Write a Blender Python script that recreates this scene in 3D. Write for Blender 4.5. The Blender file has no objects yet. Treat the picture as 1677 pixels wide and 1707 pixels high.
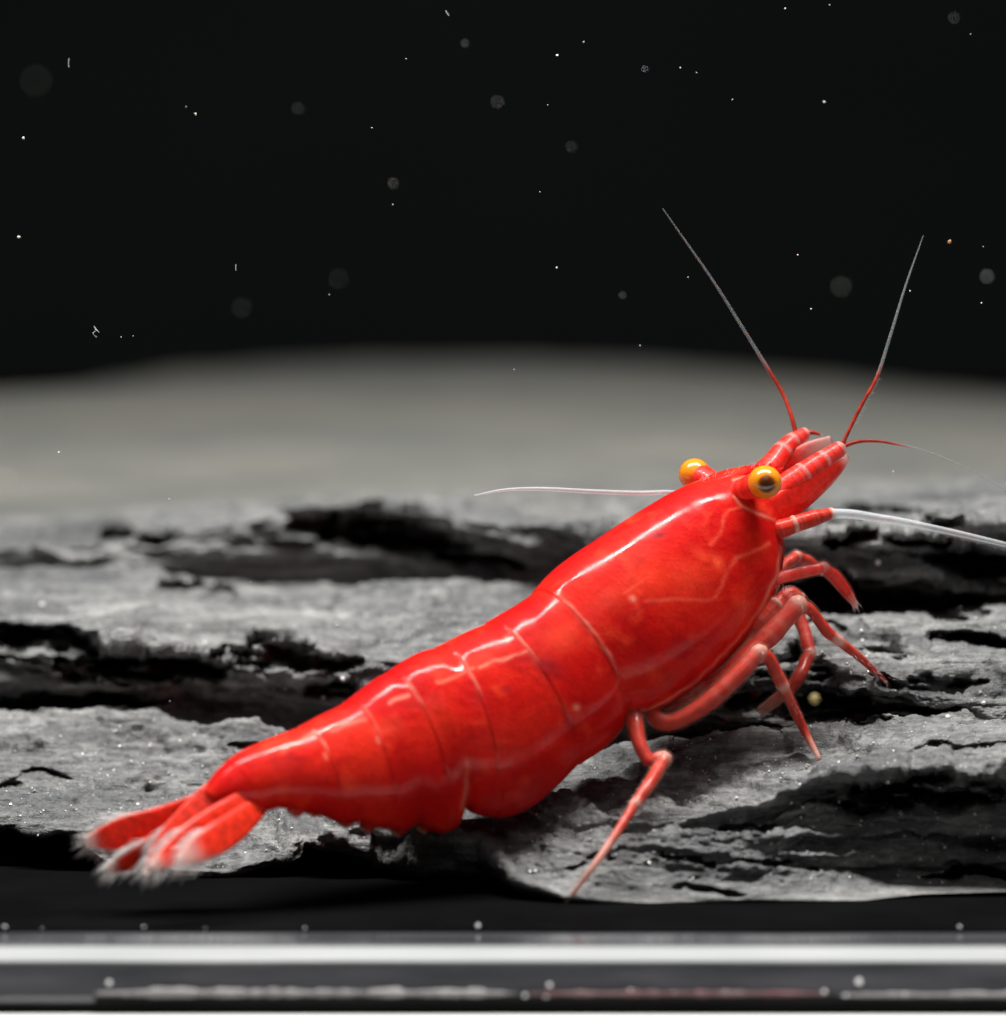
import bpy, bmesh, math, random
import numpy as np
from mathutils import Vector
from mathutils.bvhtree import BVHTree

random.seed(7)
rng = np.random.default_rng(7)
sc = bpy.context.scene
sc.unit_settings.system = 'METRIC'
sc.unit_settings.scale_length = 0.01          # one unit is one centimetre
COL = sc.collection
R = math.radians

# ------------------------------------------------------------------ camera
PITCH, DIST = R(7.0), 22.0
HALF_W = 1.677                                # half the picture width at the subject, cm
FOCUS_Y = 0.38
APERTURE = 0.44                               # lens opening, cm
cam = bpy.data.cameras.new('camera')
cam_o = bpy.data.objects.new('camera', cam)
COL.objects.link(cam_o)
cam_o.location = (0, -DIST*math.cos(PITCH), DIST*math.sin(PITCH))
cam_o.rotation_euler = (R(90)-PITCH, 0, 0)
cam.sensor_fit = 'HORIZONTAL'
cam.sensor_width = 36.0
cam.lens = 36.0*DIST/(2*HALF_W)
cam.shift_y = 0.0
cam.clip_start, cam.clip_end = 0.5, 400
cam.dof.use_dof = True
cam.dof.focus_distance = DIST + FOCUS_Y*math.cos(PITCH)
cam.dof.aperture_fstop = (cam.lens*1e-3)/APERTURE
cam.dof.aperture_blades = 0
sc.camera = cam_o

# ------------------------------------------------------------------ world, lamp, exposure
world = bpy.data.worlds.new('World')
sc.world = world
world.use_nodes = True
world.node_tree.nodes['Background'].inputs[0].default_value = (0.55, 0.6, 0.62, 1)
world.node_tree.nodes['Background'].inputs[1].default_value = 0.022

def area_lamp(name, loc, target, sx, sy, power, col):
    l = bpy.data.lights.new(name, 'AREA')
    l.shape = 'RECTANGLE'; l.size = sx; l.size_y = sy
    l.energy = power; l.color = col
    o = bpy.data.objects.new(name, l); COL.objects.link(o)
    o.location = loc
    o.rotation_euler = (Vector(target)-Vector(loc)).to_track_quat('-Z', 'Y').to_euler()
    return o
area_lamp('aquarium_lamp', (-0.6, 0.35, 9.5), (-0.6, 0.35, 0), 13.0, 0.8, 3500, (1.0, 0.985, 0.96))
area_lamp('front_fill', (2.5, -14.0, 12.0), (0, 0.2, -0.4), 11.0, 8.0, 300, (1.0, 0.98, 0.96))  # added soft fill for the camera-facing sides, not a lamp of the tank

sc.view_settings.view_transform = 'Standard'
sc.view_settings.look = 'None'
sc.view_settings.exposure = 0.0
sc.view_settings.gamma = 1.0
sc.view_settings.use_curve_mapping = False
sc.render.engine = 'CYCLES'
sc.cycles.use_denoising = True
sc.cycles.max_bounces = 10
sc.cycles.transparent_max_bounces = 24
sc.cycles.sample_clamp_indirect = 6.0
sc.cycles.caustics_reflective = False
sc.cycles.caustics_refractive = False

# ------------------------------------------------------------------ picture pixel <-> place
CAM = Vector(cam_o.location)
FWD = Vector((0, math.cos(PITCH), -math.sin(PITCH)))
UP = Vector((0, math.sin(PITCH), math.cos(PITCH)))
PX = 2*HALF_W/1677.0                          # cm per photograph pixel at the subject

def ray(px, py):
    return FWD*DIST + Vector((1, 0, 0))*((px-838.5)*PX) + UP*((853.5-py)*PX)

def at(px, py, Y):
    """the point on the ray of a photograph pixel at the depth Y"""
    d = ray(px, py)
    return CAM + d*((Y-CAM.y)/d.y)

def project(P):
    v = Vector(P)-CAM
    k = DIST/v.dot(FWD)
    return 838.5 + v.x*k/PX, 853.5 - v.dot(UP)*k/PX

YAW = R(31)
SAG = Vector((-math.sin(YAW), math.cos(YAW), 0))     # the animal's left, away from the lens
HEAD = Vector((math.cos(YAW), math.sin(YAW), 0))
SAG_C = Vector((0, -0.05, 0)).dot(SAG)

def S(px, py, lat=0.0):
    """the point seen at a pixel, lat cm to the left of the animal's middle plane"""
    d = ray(px, py)
    return CAM + d*((SAG_C+lat-CAM.dot(SAG))/d.dot(SAG))

# ------------------------------------------------------------------ numeric helpers
def hash3(ix, iy, iz, seed):
    h = (ix*374761393 + iy*668265263 + iz*2147483647 + seed*1274126177) & 0xffffffff
    h = ((h ^ (h >> 13))*1274126177) & 0xffffffff
    h = ((h ^ (h >> 16))*2246822519) & 0xffffffff
    return ((h ^ (h >> 15)) & 0xffff)/32767.5-1.0

def noise(x, y, z, seed=0):
    x, y, z = np.broadcast_arrays(x, y, z)
    fx, fy, fz = np.floor(x), np.floor(y), np.floor(z)
    ix, iy, iz = fx.astype(np.int64), fy.astype(np.int64), fz.astype(np.int64)
    u, v, w = x-fx, y-fy, z-fz
    u, v, w = (t*t*t*(t*(t*6-15)+10) for t in (u, v, w))
    r = 0
    for dx in (0, 1):
        for dy in (0, 1):
            for dz in (0, 1):
                r = r + hash3(ix+dx, iy+dy, iz+dz, seed)*(u if dx else 1-u)*(v if dy else 1-v)*(w if dz else 1-w)
    return r

def fbm(x, y, z, octs=4, seed=0, gain=0.5):
    s, a = 0, 1.0
    for o in range(octs):
        s = s + a*noise(x*2**o, y*2**o, z*2**o, seed+o*17)
        a *= gain
    return s

def sstep(a, b, x):
    t = np.clip((x-a)/(b-a), 0, 1)
    return t*t*(3-2*t)

def catmull(pts, n):
    """n samples along a smooth curve through rows of pts (numpy, uniform in chord length)"""
    p = np.asarray(pts, float)
    L = np.concatenate([[0], np.cumsum(np.sqrt(((p[1:]-p[:-1])**2).sum(1))+1e-9)])
    q = np.vstack([2*p[0]-p[1], p, 2*p[-1]-p[-2]])
    ts = np.linspace(0, L[-1], n)
    out = np.empty((n, p.shape[1]))
    k = np.clip(np.searchsorted(L, ts, side='right')-1, 0, len(p)-2)
    f = ((ts-L[k])/(L[k+1]-L[k]))[:, None]
    a, b, c, d = q[k], q[k+1], q[k+2], q[k+3]
    out = 0.5*(2*b + (c-a)*f + (2*a-5*b+4*c-d)*f**2 + (3*b-a-3*c+d)*f**3)
    return out, ts, L

# ------------------------------------------------------------------ materials
def mat(name):
    m = bpy.data.materials.new(name); m.use_nodes = True
    nt = m.node_tree
    return m, nt, nt.nodes['Principled BSDF']

def nd(nt, typ, **kw):
    n = nt.nodes.new(typ)
    for k, v in kw.items():
        setattr(n, k, v)
    return n

def ramp(nt, stops, interp='LINEAR'):
    r = nd(nt, 'ShaderNodeValToRGB')
    e = r.color_ramp.elements
    r.color_ramp.interpolation = interp
    while len(e) < len(stops):
        e.new(0.5)
    for i, (p, c) in enumerate(stops):
        e[i].position = p
        e[i].color = (c, c, c, 1) if not isinstance(c, tuple) else (*c, 1)
    return r

def mixc(nt, fac, a, b, blend='MIX'):
    m = nd(nt, 'ShaderNodeMix', data_type='RGBA', blend_type=blend)
    for i, v in ((0, fac), (6, a), (7, b)):
        if isinstance(v, (int, float)):
            m.inputs[i].default_value = v
        elif isinstance(v, tuple):
            m.inputs[i].default_value = (*v, 1)
        else:
            nt.links.new(v, m.inputs[i])
    return m.outputs[2]

def noise_tex(nt, scale, vec, detail=4, rough=0.55, dist=0.0):
    n = nd(nt, 'ShaderNodeTexNoise')
    n.inputs['Scale'].default_value = scale
    n.inputs['Detail'].default_value = detail
    n.inputs['Roughness'].default_value = rough
    n.inputs['Distortion'].default_value = dist
    nt.links.new(vec, n.inputs['Vector'])
    return n.outputs['Fac']

def mapped(nt, scale, rot=(0, 0, 0)):
    t = nd(nt, 'ShaderNodeTexCoord'); m = nd(nt, 'ShaderNodeMapping')
    m.inputs['Scale'].default_value = scale
    m.inputs['Rotation'].default_value = rot
    nt.links.new(t.outputs['Object'], m.inputs['Vector'])
    return m.outputs['Vector']

def attr(nt, name):
    a = nd(nt, 'ShaderNodeAttribute', attribute_name=name)
    return a.outputs['Fac']

def bump(nt, bsdf, height, strength, distance, prev=None):
    b = nd(nt, 'ShaderNodeBump')
    b.inputs['Strength'].default_value = strength
    b.inputs['Distance'].default_value = distance
    nt.links.new(height, b.inputs['Height'])
    if prev is not None:
        nt.links.new(prev, b.inputs['Normal'])
    nt.links.new(b.outputs['Normal'], bsdf.inputs['Normal'])
    return b.outputs['Normal']

def math_node(nt, op, a, b=0.0):
    m = nd(nt, 'ShaderNodeMath', operation=op)
    for i, v in ((0, a), (1, b)):
        if isinstance(v, (int, float)):
            m.inputs[i].default_value = v
        else:
            nt.links.new(v, m.inputs[i])
    return m.outputs[0]

def make_slate():
    m, nt, b = mat('slate')
    vs = mapped(nt, (1.5, 2.6, 11.0), (R(2), R(-4), 0))
    vi = mapped(nt, (1, 1, 1))
    big = noise_tex(nt, 1.0, vs, 6, 0.6, 0.4)
    fine = noise_tex(nt, 26.0, vi, 5, 0.7)
    grit = noise_tex(nt, 90.0, vi, 3, 0.7)
    c = ramp(nt, [(0.32, (0.042, 0.046, 0.050)), (0.45, (0.125, 0.128, 0.130)), (0.56, (0.235, 0.235, 0.23)), (0.70, (0.39, 0.385, 0.37))])
    mixn = math_node(nt, 'ADD', math_node(nt, 'MULTIPLY', big, 0.62), math_node(nt, 'MULTIPLY', fine, 0.38))
    nt.links.new(mixn, c.inputs[0])
    stc = ramp(nt, [(0.36, 0.45), (0.60, 1.25)])
    nt.links.new(noise_tex(nt, 1.0, mapped(nt, (4, 22, 50), (R(3), R(-4), 0)), 5, 0.65, 0.4), stc.inputs[0])
    speck = ramp(nt, [(0.66, 0.0), (0.72, 1.0)])
    nt.links.new(grit, speck.inputs[0])
    col = mixc(nt, math_node(nt, 'MULTIPLY', speck.outputs[0], 0.45), mixc(nt, 0.75, c.outputs[0], stc.outputs[0], 'MULTIPLY'), (0.55, 0.53, 0.50))
    sm = attr(nt, 'smooth')                   # silt-covered back of the rock
    sl = ramp(nt, [(0.35, (0.14, 0.143, 0.135)), (0.65, (0.215, 0.208, 0.178))])
    nt.links.new(noise_tex(nt, 0.55, vi, 4, 0.6), sl.inputs[0])
    col = mixc(nt, sm, col, sl.outputs[0])
    nt.links.new(col, b.inputs['Base Color'])
    b.inputs['Roughness'].default_value = 0.46
    b.inputs['Specular IOR Level'].default_value = 0.5
    streak = noise_tex(nt, 1.0, mapped(nt, (5, 26, 60), (R(3), R(-4), 0)), 5, 0.65, 0.3)
    n0 = bump(nt, b, streak, 0.6, 0.035)
    n1 = bump(nt, b, fine, 0.45, 0.03, n0)
    bump(nt, b, grit, 0.6, 0.012, n1)
    return m

def make_shell():
    m, nt, b = mat('red_shell')
    vi = mapped(nt, (1, 1, 1))
    n1 = noise_tex(nt, 3.2, vi, 4, 0.55, 0.3)
    n2 = noise_tex(nt, 8.0, vi, 3, 0.5, 0.2)
    n3 = noise_tex(nt, 70.0, vi, 3, 0.7)
    base = ramp(nt, [(0.30, (0.44, 0.003, 0.004)), (0.50, (0.60, 0.007, 0.005)), (0.70, (0.74, 0.026, 0.010))])
    nt.links.new(n1, base.inputs[0])
    mot = ramp(nt, [(0.58, 0.0), (0.72, 0.55)])
    nt.links.new(n2, mot.inputs[0])
    col = mixc(nt, mot.outputs[0], base.outputs[0], (0.82, 0.055, 0.020))
    n5 = noise_tex(nt, 5.0, mapped(nt, (1, 1, 1.6), (0, R(30), 0)), 6, 0.62, 0.8)
    blot = ramp(nt, [(0.52, 0.0), (0.66, 0.55)])
    nt.links.new(n5, blot.inputs[0])
    col = mixc(nt, blot.outputs[0], col, (0.36, 0.003, 0.006))
    n6 = noise_tex(nt, 170.0, vi, 2, 0.6)
    g = ramp(nt, [(0.32, 0.55), (0.66, 1.15)])
    nt.links.new(math_node(nt, 'ADD', math_node(nt, 'MULTIPLY', n3, 0.5), math_node(nt, 'MULTIPLY', n6, 0.5)), g.inputs[0])
    col = mixc(nt, 0.5, col, g.outputs[0], 'MULTIPLY')
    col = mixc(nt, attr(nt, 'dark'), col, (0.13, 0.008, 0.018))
    col = mixc(nt, attr(nt, 'orange_mark'), col, (0.90, 0.085, 0.035))  # more orange pigment in patches and along the grooves
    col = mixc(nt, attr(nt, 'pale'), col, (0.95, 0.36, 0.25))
    nt.links.new(col, b.inputs['Base Color'])
    b.inputs['Subsurface Weight'].default_value = 0.38
    b.inputs['Subsurface Radius'].default_value = (1.0, 0.22, 0.10)
    b.inputs['Subsurface Scale'].default_value = 0.10
    b.inputs['Roughness'].default_value = 0.55
    b.inputs['Specular IOR Level'].default_value = 0.06
    b.inputs['Coat IOR'].default_value = 1.22
    gl = ramp(nt, [(0.36, 0.15), (0.54, 1.0)])
    nt.links.new(noise_tex(nt, 6.5, vi, 4, 0.6, 0.3), gl.inputs[0])
    nt.links.new(gl.outputs[0], b.inputs['Coat Weight'])
    cr = ramp(nt, [(0.35, 0.06), (0.65, 0.20)])
    nt.links.new(noise_tex(nt, 11.0, vi, 3, 0.6), cr.inputs[0])
    nt.links.new(cr.outputs[0], b.inputs['Coat Roughness'])
    h = math_node(nt, 'ADD', math_node(nt, 'MULTIPLY', n2, 0.7), math_node(nt, 'MULTIPLY', n3, 0.10))
    nb = bump(nt, b, h, 0.25, 0.045)
    bump(nt, b, noise_tex(nt, 34.0, vi, 4, 0.65), 0.18, 0.02, nb)
    return m

def make_limb(name, red, pale, alpha_pale=0.55, alpha_red=0.93, lo=0.62):
    """jointed limb: attribute 'pale' whitens the joints and tips and lets light through"""
    m, nt, b = mat(name)
    vi = mapped(nt, (1, 1, 1))
    n = noise_tex(nt, 38.0, vi, 4, 0.6)
    c = ramp(nt, [(0.35, tuple(x*lo for x in red)), (0.65, tuple(min(1, x*1.15) for x in red))])
    nt.links.new(n, c.inputs[0])
    p = attr(nt, 'pale')
    nt.links.new(mixc(nt, p, c.outputs[0], pale), b.inputs['Base Color'])
    a = nd(nt, 'ShaderNodeMapRange')
    nt.links.new(p, a.inputs['Value'])
    a.inputs['To Min'].default_value = alpha_red
    a.inputs['To Max'].default_value = alpha_pale
    nt.links.new(a.outputs[0], b.inputs['Alpha'])
    b.inputs['Subsurface Weight'].default_value = 0.2
    b.inputs['Subsurface Radius'].default_value = (1.0, 0.25, 0.12)
    b.inputs['Subsurface Scale'].default_value = 0.03
    b.inputs['Roughness'].default_value = 0.42
    b.inputs['Specular IOR Level'].default_value = 0.18
    b.inputs['Coat Weight'].default_value = 0.5
    b.inputs['Coat IOR'].default_value = 1.22
    b.inputs['Coat Roughness'].default_value = 0.1
    bump(nt, b, n, 0.2, 0.02)
    return m

def make_plain(name, col, rough=0.5, alpha=1.0, spec=0.5, sss=0.0, nscale=None, ncol=None, bumps=0.0):
    m, nt, b = mat(name)
    b.inputs['Base Color'].default_value = (*col, 1)
    b.inputs['Roughness'].default_value = rough
    b.inputs['Alpha'].default_value = alpha
    b.inputs['Specular IOR Level'].default_value = spec
    b.inputs['Subsurface Weight'].default_value = sss
    b.inputs['Subsurface Scale'].default_value = 0.03
    if nscale:
        n = noise_tex(nt, 1.0, mapped(nt, nscale), 5, 0.6)
        r = ramp(nt, [(0.35, col), (0.65, ncol or col)])
        nt.links.new(n, r.inputs[0])
        nt.links.new(r.outputs[0], b.inputs['Base Color'])
        if bumps:
            bump(nt, b, n, bumps, 0.02)
    return m

def make_eye():
    m, nt, b = mat('amber_eye')
    t = nd(nt, 'ShaderNodeTexCoord')
    vi = mapped(nt, (1, 1, 1))
    d = attr(nt, 'eye_dark')
    n = noise_tex(nt, 60.0, vi, 4, 0.65)
    k = math_node(nt, 'ADD', d, math_node(nt, 'MULTIPLY', math_node(nt, 'SUBTRACT', n, 0.5), 0.35))
    r = ramp(nt, [(0.0, (0.80, 0.27, 0.012)), (0.45, (0.62, 0.19, 0.008)), (0.72, (0.22, 0.06, 0.006)), (0.95, (0.085, 0.022, 0.005))])
    nt.links.new(k, r.inputs[0])
    nt.links.new(r.outputs[0], b.inputs['Base Color'])
    b.inputs['Subsurface Weight'].default_value = 0.25
    b.inputs['Subsurface Radius'].default_value = (1.0, 0.5, 0.1)
    b.inputs['Subsurface Scale'].default_value = 0.03
    b.inputs['Roughness'].default_value = 0.22
    b.inputs['Coat Weight'].default_value = 0.35
    b.inputs['Coat Roughness'].default_value = 0.10
    return m

M = dict(
    slate=make_slate(), shell=make_shell(), eye=make_eye(),
    limb=make_limb('red_limb', (0.50, 0.018, 0.006), (0.80, 0.45, 0.36), 0.55, 0.95, 0.80),
    head_limb=make_limb('red_head_limb', (0.78, 0.022, 0.012), (0.88, 0.40, 0.36), 0.40, 0.97, 0.82),
    fan=make_limb('red_tail_fan', (0.78, 0.030, 0.010), (0.90, 0.62, 0.55), 0.40, 0.96),
    feeler=make_limb('feeler', (0.42, 0.035, 0.018), (0.36, 0.40, 0.41), 0.34, 0.92),
    lash=make_limb('lash', (0.60, 0.045, 0.020), (0.66, 0.71, 0.74), 0.40, 0.95),
    cuticle=make_plain('clear_cuticle', (0.80, 0.40, 0.32), 0.18, 0.07, nscale=(20, 20, 20), ncol=(0.80, 0.30, 0.22)),
    hair=make_plain('pale_bristle', (0.85, 0.82, 0.80), 0.4, 0.38),
    speck=make_plain('pale_speck', (0.85, 0.86, 0.86), 0.5, sss=0.2, nscale=(90, 90, 90), ncol=(0.70, 0.71, 0.70)),
    orange_speck=make_plain('orange_speck', (0.80, 0.42, 0.22), 0.5, nscale=(90, 90, 90), ncol=(0.7, 0.36, 0.2)),
    grain=make_plain('quartz_grain', (0.88, 0.87, 0.85), 0.18, spec=0.8, nscale=(60, 60, 60), ncol=(0.75, 0.74, 0.72)),
    tan=make_plain('tan_grain', (0.30, 0.235, 0.09), 0.8, nscale=(30, 30, 30), ncol=(0.24, 0.19, 0.07)),
)

# ------------------------------------------------------------------ mesh builders
def link_mesh(name, verts, faces, material, parent=None, attrs=None, smooth=True):
    me = bpy.data.meshes.new(name)
    me.from_pydata([tuple(v) for v in verts], [], [tuple(f) for f in faces])
    if attrs:
        for k, v in attrs.items():
            a = me.attributes.new(k, 'FLOAT', 'POINT')
            a.data.foreach_set('value', np.asarray(v, dtype=np.float32))
    if smooth:
        me.polygons.foreach_set('use_smooth', [True]*len(me.polygons))
    me.materials.append(material)
    me.update()
    o = bpy.data.objects.new(name, me)
    COL.objects.link(o)
    if parent is not None:
        o.parent = parent
    return o

def tag(o, label=None, cat=None, group=None, kind=None):
    for k, v in (('label', label), ('category', cat), ('group', group), ('kind', kind)):
        if v:
            o[k] = v
    return o

def grid_faces(nu, nv, close_v=False, flip=False):
    f = []
    for i in range(nu-1):
        for j in range(nv if close_v else nv-1):
            a, b = i*nv+j, i*nv+(j+1) % nv
            c, d = (i+1)*nv+(j+1) % nv, (i+1)*nv+j
            f.append((a, d, c, b) if flip else (a, b, c, d))
    return f

def tube_data(pts, radii, n=60, sides=12, flat=None):
    """tapered tube through 3-D points; radii in cm per point; flat=(vector, ratio) squeezes it along a direction"""
    rows = np.hstack([np.array([list(p) for p in pts]), np.array(radii, float)[:, None]])
    c, ts, L = catmull(rows, n)
    P, r = c[:, :3], np.maximum(c[:, 3], 1e-4)
    T = np.gradient(P, axis=0); T /= np.linalg.norm(T, axis=1)[:, None]
    ref = np.array([0.13, -0.9, 0.35])
    V = []
    for i in range(n):
        ref = ref - T[i]*ref.dot(T[i]); ref /= np.linalg.norm(ref)
        b = np.cross(T[i], ref)
        for j in range(sides):
            a = 2*math.pi*j/sides
            o = (math.cos(a)*ref + math.sin(a)*b)*r[i]
            if flat is not None:
                fv = np.array(flat[0]); o = o - fv*o.dot(fv)*(1-flat[1])
            V.append(P[i]+o)
    F = grid_faces(n, sides, True)
    V.append(P[0]-T[0]*r[0]*0.6); V.append(P[-1]+T[-1]*r[-1]*0.8)
    k = n*sides
    for j in range(sides):
        F.append((j, k, (j+1) % sides))
        F.append(((n-1)*sides+j, (n-1)*sides+(j+1) % sides, k+1))
    # normalised place of every vertex along the curve, and the places of the control points
    s = np.concatenate([np.repeat(ts/L[-1], sides), [0, 1]])
    return V, F, s, L/L[-1], P, T

def limb(name, pts, radii, material, parent, joints=(), tip=0.85, pale_all=0.0, n=70, jw=0.022, flat=None, joint_bulge=0.12, sheath=False):
    """a jointed limb; joints are indices of the control points that bear a pale joint"""
    V, F, s, L, P, T = tube_data(pts, radii, n, 12, flat)
    V = np.array([list(v) for v in V])
    pale = np.full(len(s), float(pale_all))
    sides = 12
    idx = np.concatenate([np.repeat(np.arange(n), sides), [0, n-1]])
    for j in joints:
        g = np.exp(-((s-L[j])/jw)**2)
        pale = np.maximum(pale, 0.85*g)
        V += (V-P[idx])*(joint_bulge*np.exp(-((s-L[j])/(jw*0.8))**2))[:, None]
    pale = np.maximum(pale, sstep(tip, min(1.0, tip+0.28), s)) if tip < 1 else pale
    # clear cuticle along the lower edge, uneven
    pale = np.clip(pale + 0.12*noise(s*40, s*0+len(name), s*0, 3), 0, 1)
    if not sheath:
        return link_mesh(name, V, F, material, parent, {'pale': pale})
    core = P[idx]+(V-P[idx])*(0.84+0.05*noise(s*18, s*0+radii[0]*900, s*0, 5))[:, None]
    o = link_mesh(name, core, F, material, parent, {'pale': pale})
    link_mesh('cuticle', P[idx]+(V-P[idx])*1.10, F, M['cuticle'], o)
    return o

def bristles(name, roots, dirs, length, width, material, parent, jitter=0.35):
    V, F = [], []
    for p, d in zip(roots, dirs):
        p, d = Vector(p), Vector(d).normalized()
        d = (d + Vector((random.gauss(0, 1), random.gauss(0, 1), random.gauss(0, 1)))*jitter*0.5).normalized()
        l = length*random.uniform(0.55, 1.15)
        s = d.cross(Vector((0.3, -1, 0.4))).normalized()*width
        t = d.cross(s).normalized()*width
        k = len(V)
        m = p + d*l*0.55 + Vector((0, 0, -0.06*l))
        e = p + d*l + Vector((0, 0, -0.16*l))
        V += [p+s, p-s*0.5+t*0.87, p-s*0.5-t*0.87, m+s*0.6, m-s*0.3+t*0.5, m-s*0.3-t*0.5, e]
        F += [(k, k+1, k+4, k+3), (k+1, k+2, k+5, k+4), (k+2, k, k+3, k+5), (k+3, k+4, k+6), (k+4, k+5, k+6), (k+5, k+3, k+6)]
    return tag(link_mesh(name, V, F, material, parent), kind='stuff')

def blade(name, pts, widths, side, material, parent, thick=0.012, n=40, across=14, pale_edge=0.25, pale_tip=0.75, curl=0.0):
    """a leaf-like plate: centre line pts, half widths, direction of its breadth; pale thin margin"""
    rows = np.hstack([np.array([list(p) for p in pts]), np.array(widths, float)[:, None]])
    c, ts, L = catmull(rows, n)
    P, w = c[:, :3], np.maximum(c[:, 3], 0.002)
    T = np.gradient(P, axis=0); T /= np.linalg.norm(T, axis=1)[:, None]
    V, pale = [], []
    sv = np.array(side, float)
    for i in range(n):
        b = sv - T[i]*sv.dot(T[i]); b /= np.linalg.norm(b)
        nn = np.cross(T[i], b)
        for j in range(across*2):
            k = j if j < across else 2*across-1-j
            u = -1+2*(k+ (0.0 if j < across else 0.0))/(across-1)
            th = thick*math.sqrt(max(0.0, 1-u*u*0.97))*(1 if j < across else -1)*min(1, w[i]/0.02)
            V.append(P[i]+b*u*w[i]+nn*(th+curl*u*u*w[i]))
            e = max(0.0, (abs(u)-(1-pale_edge))/max(pale_edge, 1e-3))
            e *= float(sstep(.5, .85, ts[i]/ts[-1]))
            pale.append(max(e, float(sstep(pale_tip, 1.0, ts[i]/ts[-1]))))
    F = grid_faces(n, across*2, True)
    F.append(tuple(range(across*2)))
    F.append(tuple((n-1)*across*2+j for j in reversed(range(across*2))))
    o = link_mesh(name, V, F, material, parent, {'pale': pale})
    return o, P, T, w

# ------------------------------------------------------------------ setting: tank floor, sill, bench, back wall
FLOOR_Z = -1.235
def box(name, x0, x1, y0, y1, z0, z1, material, bevel=0.0, parent=None, segs=3):
    bm = bmesh.new()
    bmesh.ops.create_cube(bm, size=1.0)
    for v in bm.verts:
        v.co = Vector(((x0+x1)/2+v.co.x*(x1-x0), (y0+y1)/2+v.co.y*(y1-y0), (z0+z1)/2+v.co.z*(z1-z0)))
    if bevel:
        bmesh.ops.bevel(bm, geom=bm.edges[:], offset=bevel, segments=segs, affect='EDGES', profile=0.6)
    me = bpy.data.meshes.new(name); bm.to_mesh(me); bm.free()
    me.materials.append(material)
    me.polygons.foreach_set('use_smooth', [bevel > 0]*len(me.polygons))
    o = bpy.data.objects.new(name, me); COL.objects.link(o)
    if parent: o.parent = parent
    return o

floor_mat = make_plain('dark_floor', (0.0015, 0.0015, 0.0017), 0.8, spec=0.02, nscale=(2, 2, 2), ncol=(0.0035, 0.0035, 0.0037))
wall_mat = make_plain('black_back', (0.008, 0.0095, 0.009), 0.9, spec=0.0, nscale=(0.3, 0.3, 0.3), ncol=(0.009, 0.0105, 0.010))
glass_mat = make_plain('dark_glass', (0.040, 0.043, 0.048), 0.13, spec=1.0, nscale=(1.2, 8, 8), ncol=(0.10, 0.10, 0.11), bumps=0.03)
edge_mat = make_plain('ground_glass_edge', (0.30, 0.31, 0.305), 0.4, spec=0.3, nscale=(1.2, 40, 40), ncol=(0.21, 0.225, 0.225))
seal_mat = make_plain('black_seal', (0.002, 0.002, 0.002), 0.7, spec=0.03, nscale=(4, 20, 20), ncol=(0.004, 0.004, 0.004))
bench_mat = make_plain('white_bench', (0.86, 0.855, 0.85), 0.6, nscale=(2, 2, 2), ncol=(0.82, 0.815, 0.81))

yA = -0.97                                   # inner face of the front of the tank
tag(box('tank_floor', -14, 14, yA, 16, FLOOR_Z-0.3, FLOOR_Z, floor_mat), kind='structure')
tag(box('tank_back_wall', -14, 14, 16.0, 16.4, -4, 16, wall_mat), kind='structure')

def strip_z(py, Y):
    return at(838, py, Y).z
# glass sill in front of the floor, then the bright ground edge, the lower pane and the black seal
z0 = FLOOR_Z-0.006
ySill = yA-0.30
base = bpy.data.objects.new('tank_base', None); COL.objects.link(base)
base.location = (0, 0, 0)
tag(base, 'dark glass base of the tank with a bright ground edge along its front', 'tank base')

yE = ySill-0.002
zE1 = strip_z(1578, yE); zE2 = strip_z(1602, yE-0.05)
# bright ground edge: a long strip sloping to the front
def profile_strip(name, prof, x0, x1, material, parent=None, nx=200, wob=0.0, seed=0):
    xs = np.linspace(x0, x1, nx)
    V = []
    for x in xs:
        for (y, z) in prof:
            V.append((x, y+wob*float(noise(np.array(x*3.0), np.array(y*7.0), np.array(z*7.0), seed)), z+wob*float(noise(np.array(x*2.2), np.array(y*9.0), np.array(z*5.0), seed+5))))
    k = len(prof)
    F = grid_faces(nx, k, True)
    F += [tuple(range(k)), tuple((nx-1)*k+j for j in reversed(range(k)))]
    o = link_mesh(name, V, F, material, parent, smooth=False)
    bm = bmesh.new(); bm.from_mesh(o.data); bmesh.ops.recalc_face_normals(bm, faces=bm.faces[:]); bm.to_mesh(o.data); bm.free()
    return o
profile_strip('sill', [(yA-0.002, z0), (ySill, strip_z(1574, ySill)), (ySill, FLOOR_Z-0.2), (yA-0.002, FLOOR_Z-0.2)], -14, 14, glass_mat, base, wob=0.0008, seed=21)
profile_strip('ground_edge', [(yE, zE1), (yE-0.05, zE2), (yE-0.05, zE2-0.02), (yE, zE2-0.02)], -14, 14, edge_mat, base, wob=0.0015)
yP = yE-0.052
zP1 = strip_z(1606, yP); yP2 = yP-0.02; zP2 = strip_z(1662, yP2)
profile_strip('lower_pane', [(yP, zP1), (yP2, zP2), (yP2, zP2-0.03), (yP, zP2-0.03)], -14, 14, glass_mat, base, wob=0.001, seed=3)
yK = yP2-0.015
seal_x0 = at(158, 1675, yK).x
prof = []
zc1, zc2 = strip_z(1663, yK), strip_z(1695, yK)
hh = (zc1-zc2)/2
for k in range(10):
    a = math.pi*(0.5+k/9.0)
    prof.append((yK+0.01+math.cos(a)*0.03, (zc1+zc2)/2+math.sin(a)*hh))
seal = profile_strip('black_seal', prof, seal_x0, 14, seal_mat, base, wob=0.002, seed=9)
zt1, zt2 = strip_z(1674, yK), strip_z(1694, yK)
profile_strip('thin_seal', [(yK, zt1), (yK-0.012, zt1), (yK-0.012, zt2), (yK, zt2)], -14, seal_x0+0.02, seal_mat, base, wob=0.002, seed=11)
zB = strip_z(1693, yK-0.03)
tag(box('bench_top', -14, 14, -3.6, yP2+0.1, zB-0.4, zB, bench_mat), kind='structure')

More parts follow.
